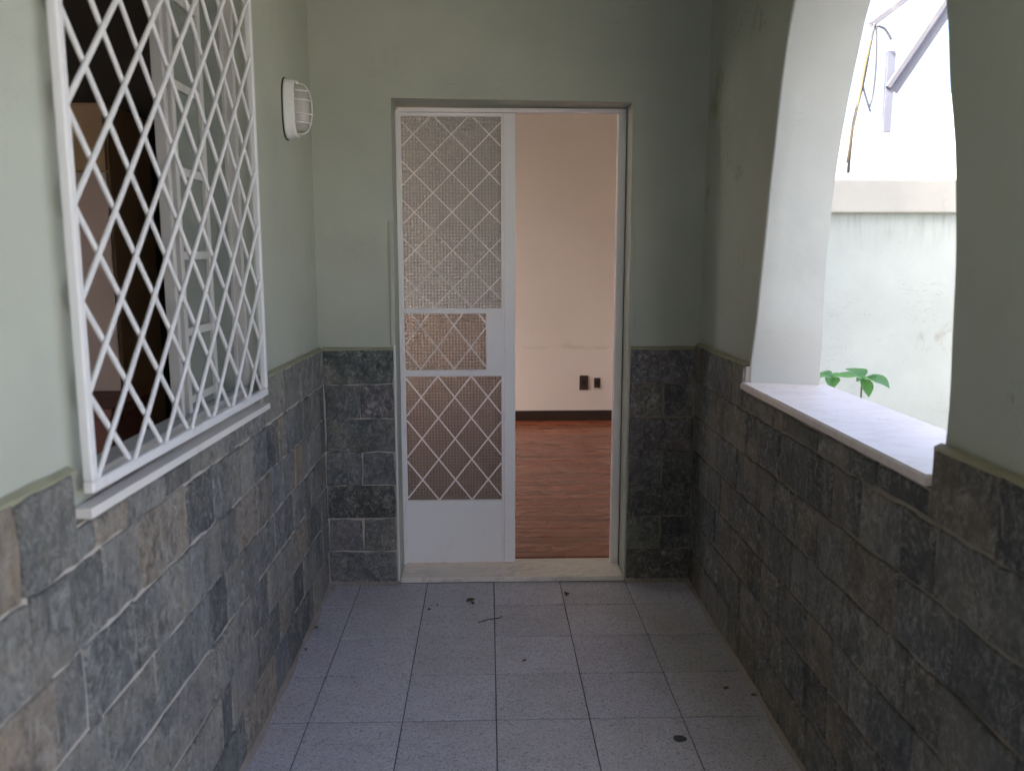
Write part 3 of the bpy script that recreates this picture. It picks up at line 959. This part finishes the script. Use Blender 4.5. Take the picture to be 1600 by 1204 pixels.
cable([(3.80, Yc - .03, 3.45), (3.78, Yc - .03, 3.2), (3.84, Yc - .03, 3.0), (3.88, Yc - .03, 2.9)], .012, 'cable', 'thin cable curving to the right')
cable([(3.83, Yc - .05, 3.60), (3.79, Yc - .05, 3.35), (3.75, Yc - .05, 3.05), (3.70, Yc - .05, 2.7), (3.66, Yc - .05, 2.4)], .011, 'ochre_cable', 'ochre cable hanging at the arch edge')
cable([(3.90, Yc - .02, 3.73), (3.98, Yc - .02, 3.70), (4.05, Yc - .02, 3.60)], .014, 'cable', 'short cable stub sticking out right of the bracket')

# ---- leafy plant outside the sill
def leaf_mesh(L, W, droop, fold):
    vs, fs = [], []
    n = 6
    for i in range(n + 1):
        t = i / n
        w = W * (math.sin(math.pi * t ** .75) ** .8 if 0 < t < 1 else 0.02)
        z = -droop * L * t * t
        for s in (-1, -.5, 0, .5, 1):
            vs.append((t * L, s * w / 2, z + fold * abs(s) * w + .02 * L * math.sin(9 * t + s)))
    for i in range(n):
        for j in range(4):
            a = i * 5 + j
            fs.append((a, a + 1, a + 6, a + 5))
    return mesh_py('leaf', vs, fs, True)
pt = thing('leafy_plant', (1.36, 2.95, -.15), 'young green broad leaved plant growing behind the arch sill', 'plant')
def stem_leaf(base, top, leaves):
    b = Vector(base); t = Vector(top)
    mid = (b + t) / 2 + Vector((.02, -.02, 0))
    tube('stem', smooth_curve([b, mid, t], 6), .006, 'stem', pt, 6, .5)
    for az, el, L, W, dr_, fo in leaves:
        o = link('leaf', leaf_mesh(L * .85, W * .9, dr_, fo), 'leaf', pt, t)
        o.rotation_euler = (0, -R(el), R(az))
stem_leaf((1.30, 3.02, -.15), (1.30, 2.895, 1.045), [(-60, 6, .125, .10, .30, .22), (105, 20, .11, .085, .1, .25), (-80, -48, .085, .055, .1, .3), (30, 5, .09, .08, .3, .2), (-140, 5, .04, .03, .3, .2)])
stem_leaf((1.30, 3.03, -.15), (1.28, 3.10, 1.020), [(140, 5, .11, .11, .25, .2), (-55, 12, .14, .085, .1, .25), (-110, -20, .07, .06, .3, .2), (60, 10, .09, .07, .3, .2)])
stem_leaf((1.37, 2.95, -.15), (1.42, 3.0, .80), [(20, 0, .12, .09, .3, .2), (140, 5, .12, .09, .3, .2), (-100, 10, .11, .08, .3, .2), (-30, 0, .1, .08, .3, .2)])
stem_leaf((1.35, 2.96, -.15), (1.30, 2.9, .62), [(50, 0, .12, .09, .3, .2), (170, 5, .12, .09, .3, .2), (-70, 10, .11, .08, .3, .2)])

# ================================================================== SMALL LITTER ON THE FLOOR
def litter(x, y, L, W, az, label, name='dry_leaf', cat='leaf litter'):
    me = leaf_mesh(L, W, -.1, .5)
    me.transform(Matrix.Rotation(R(az), 4, 'Z'))
    o = link(name, me, 'dry', None, (x, y, .003))
    tag(o, label, cat, 'bits of dry litter on the porch floor')
litter(-.10, 3.47, .045, .022, 20, 'curled dry leaf on the second row of tiles left of centre')
litter(-.065, 3.44, .03, .014, 120, 'small dry leaf scrap beside the curled leaf')
litter(.335, 3.515, .035, .026, 70, 'dark dry seed husk near the threshold at right')
litter(-.26, 3.39, .018, .012, 10, 'tiny dry crumb two tiles left of the doorway centre')
litter(-.22, 3.43, .014, .010, 80, 'tiny crumb by the curled leaf toward the left wall')
litter(-.695, 3.22, .020, .016, 40, 'dark speck at the foot of the left stone wall')
litter(-.69, 3.03, .018, .013, 90, 'smaller dark speck along the left wall, nearer the viewer')
litter(.12, 2.92, .022, .012, 30, 'brown scrap in the middle of the porch floor')
litter(.80, 2.70, .024, .014, 15, 'dark scrap on the shaded tiles by the right wall')
litter(.88, 2.66, .024, .012, -20, 'dark scrap nearest the right stone wall')
tw = tube('twig', smooth_curve([(-.045, 3.26, .004), (0, 3.285, .006), (.04, 3.30, .004), (.05, 3.32, .005)], 4), .0022, 'dry', None, 5)
tag(tw, 'thin dry twig lying across the centre tile joint', 'twig')
vsb = []
for i in range(18):
    a = 2 * math.pi * i / 18; r0 = .021 * random.uniform(.93, 1.08)
    vsb.append((r0 * math.cos(a), r0 * math.sin(a) * .9, .0))
bl = link('stain', mesh_py('stain', vsb, [tuple(range(18))]), 'blot', None, (.585, 2.41, .0018))
tag(bl, 'round dark stain on the terrazzo tile near the right wall', 'stain')
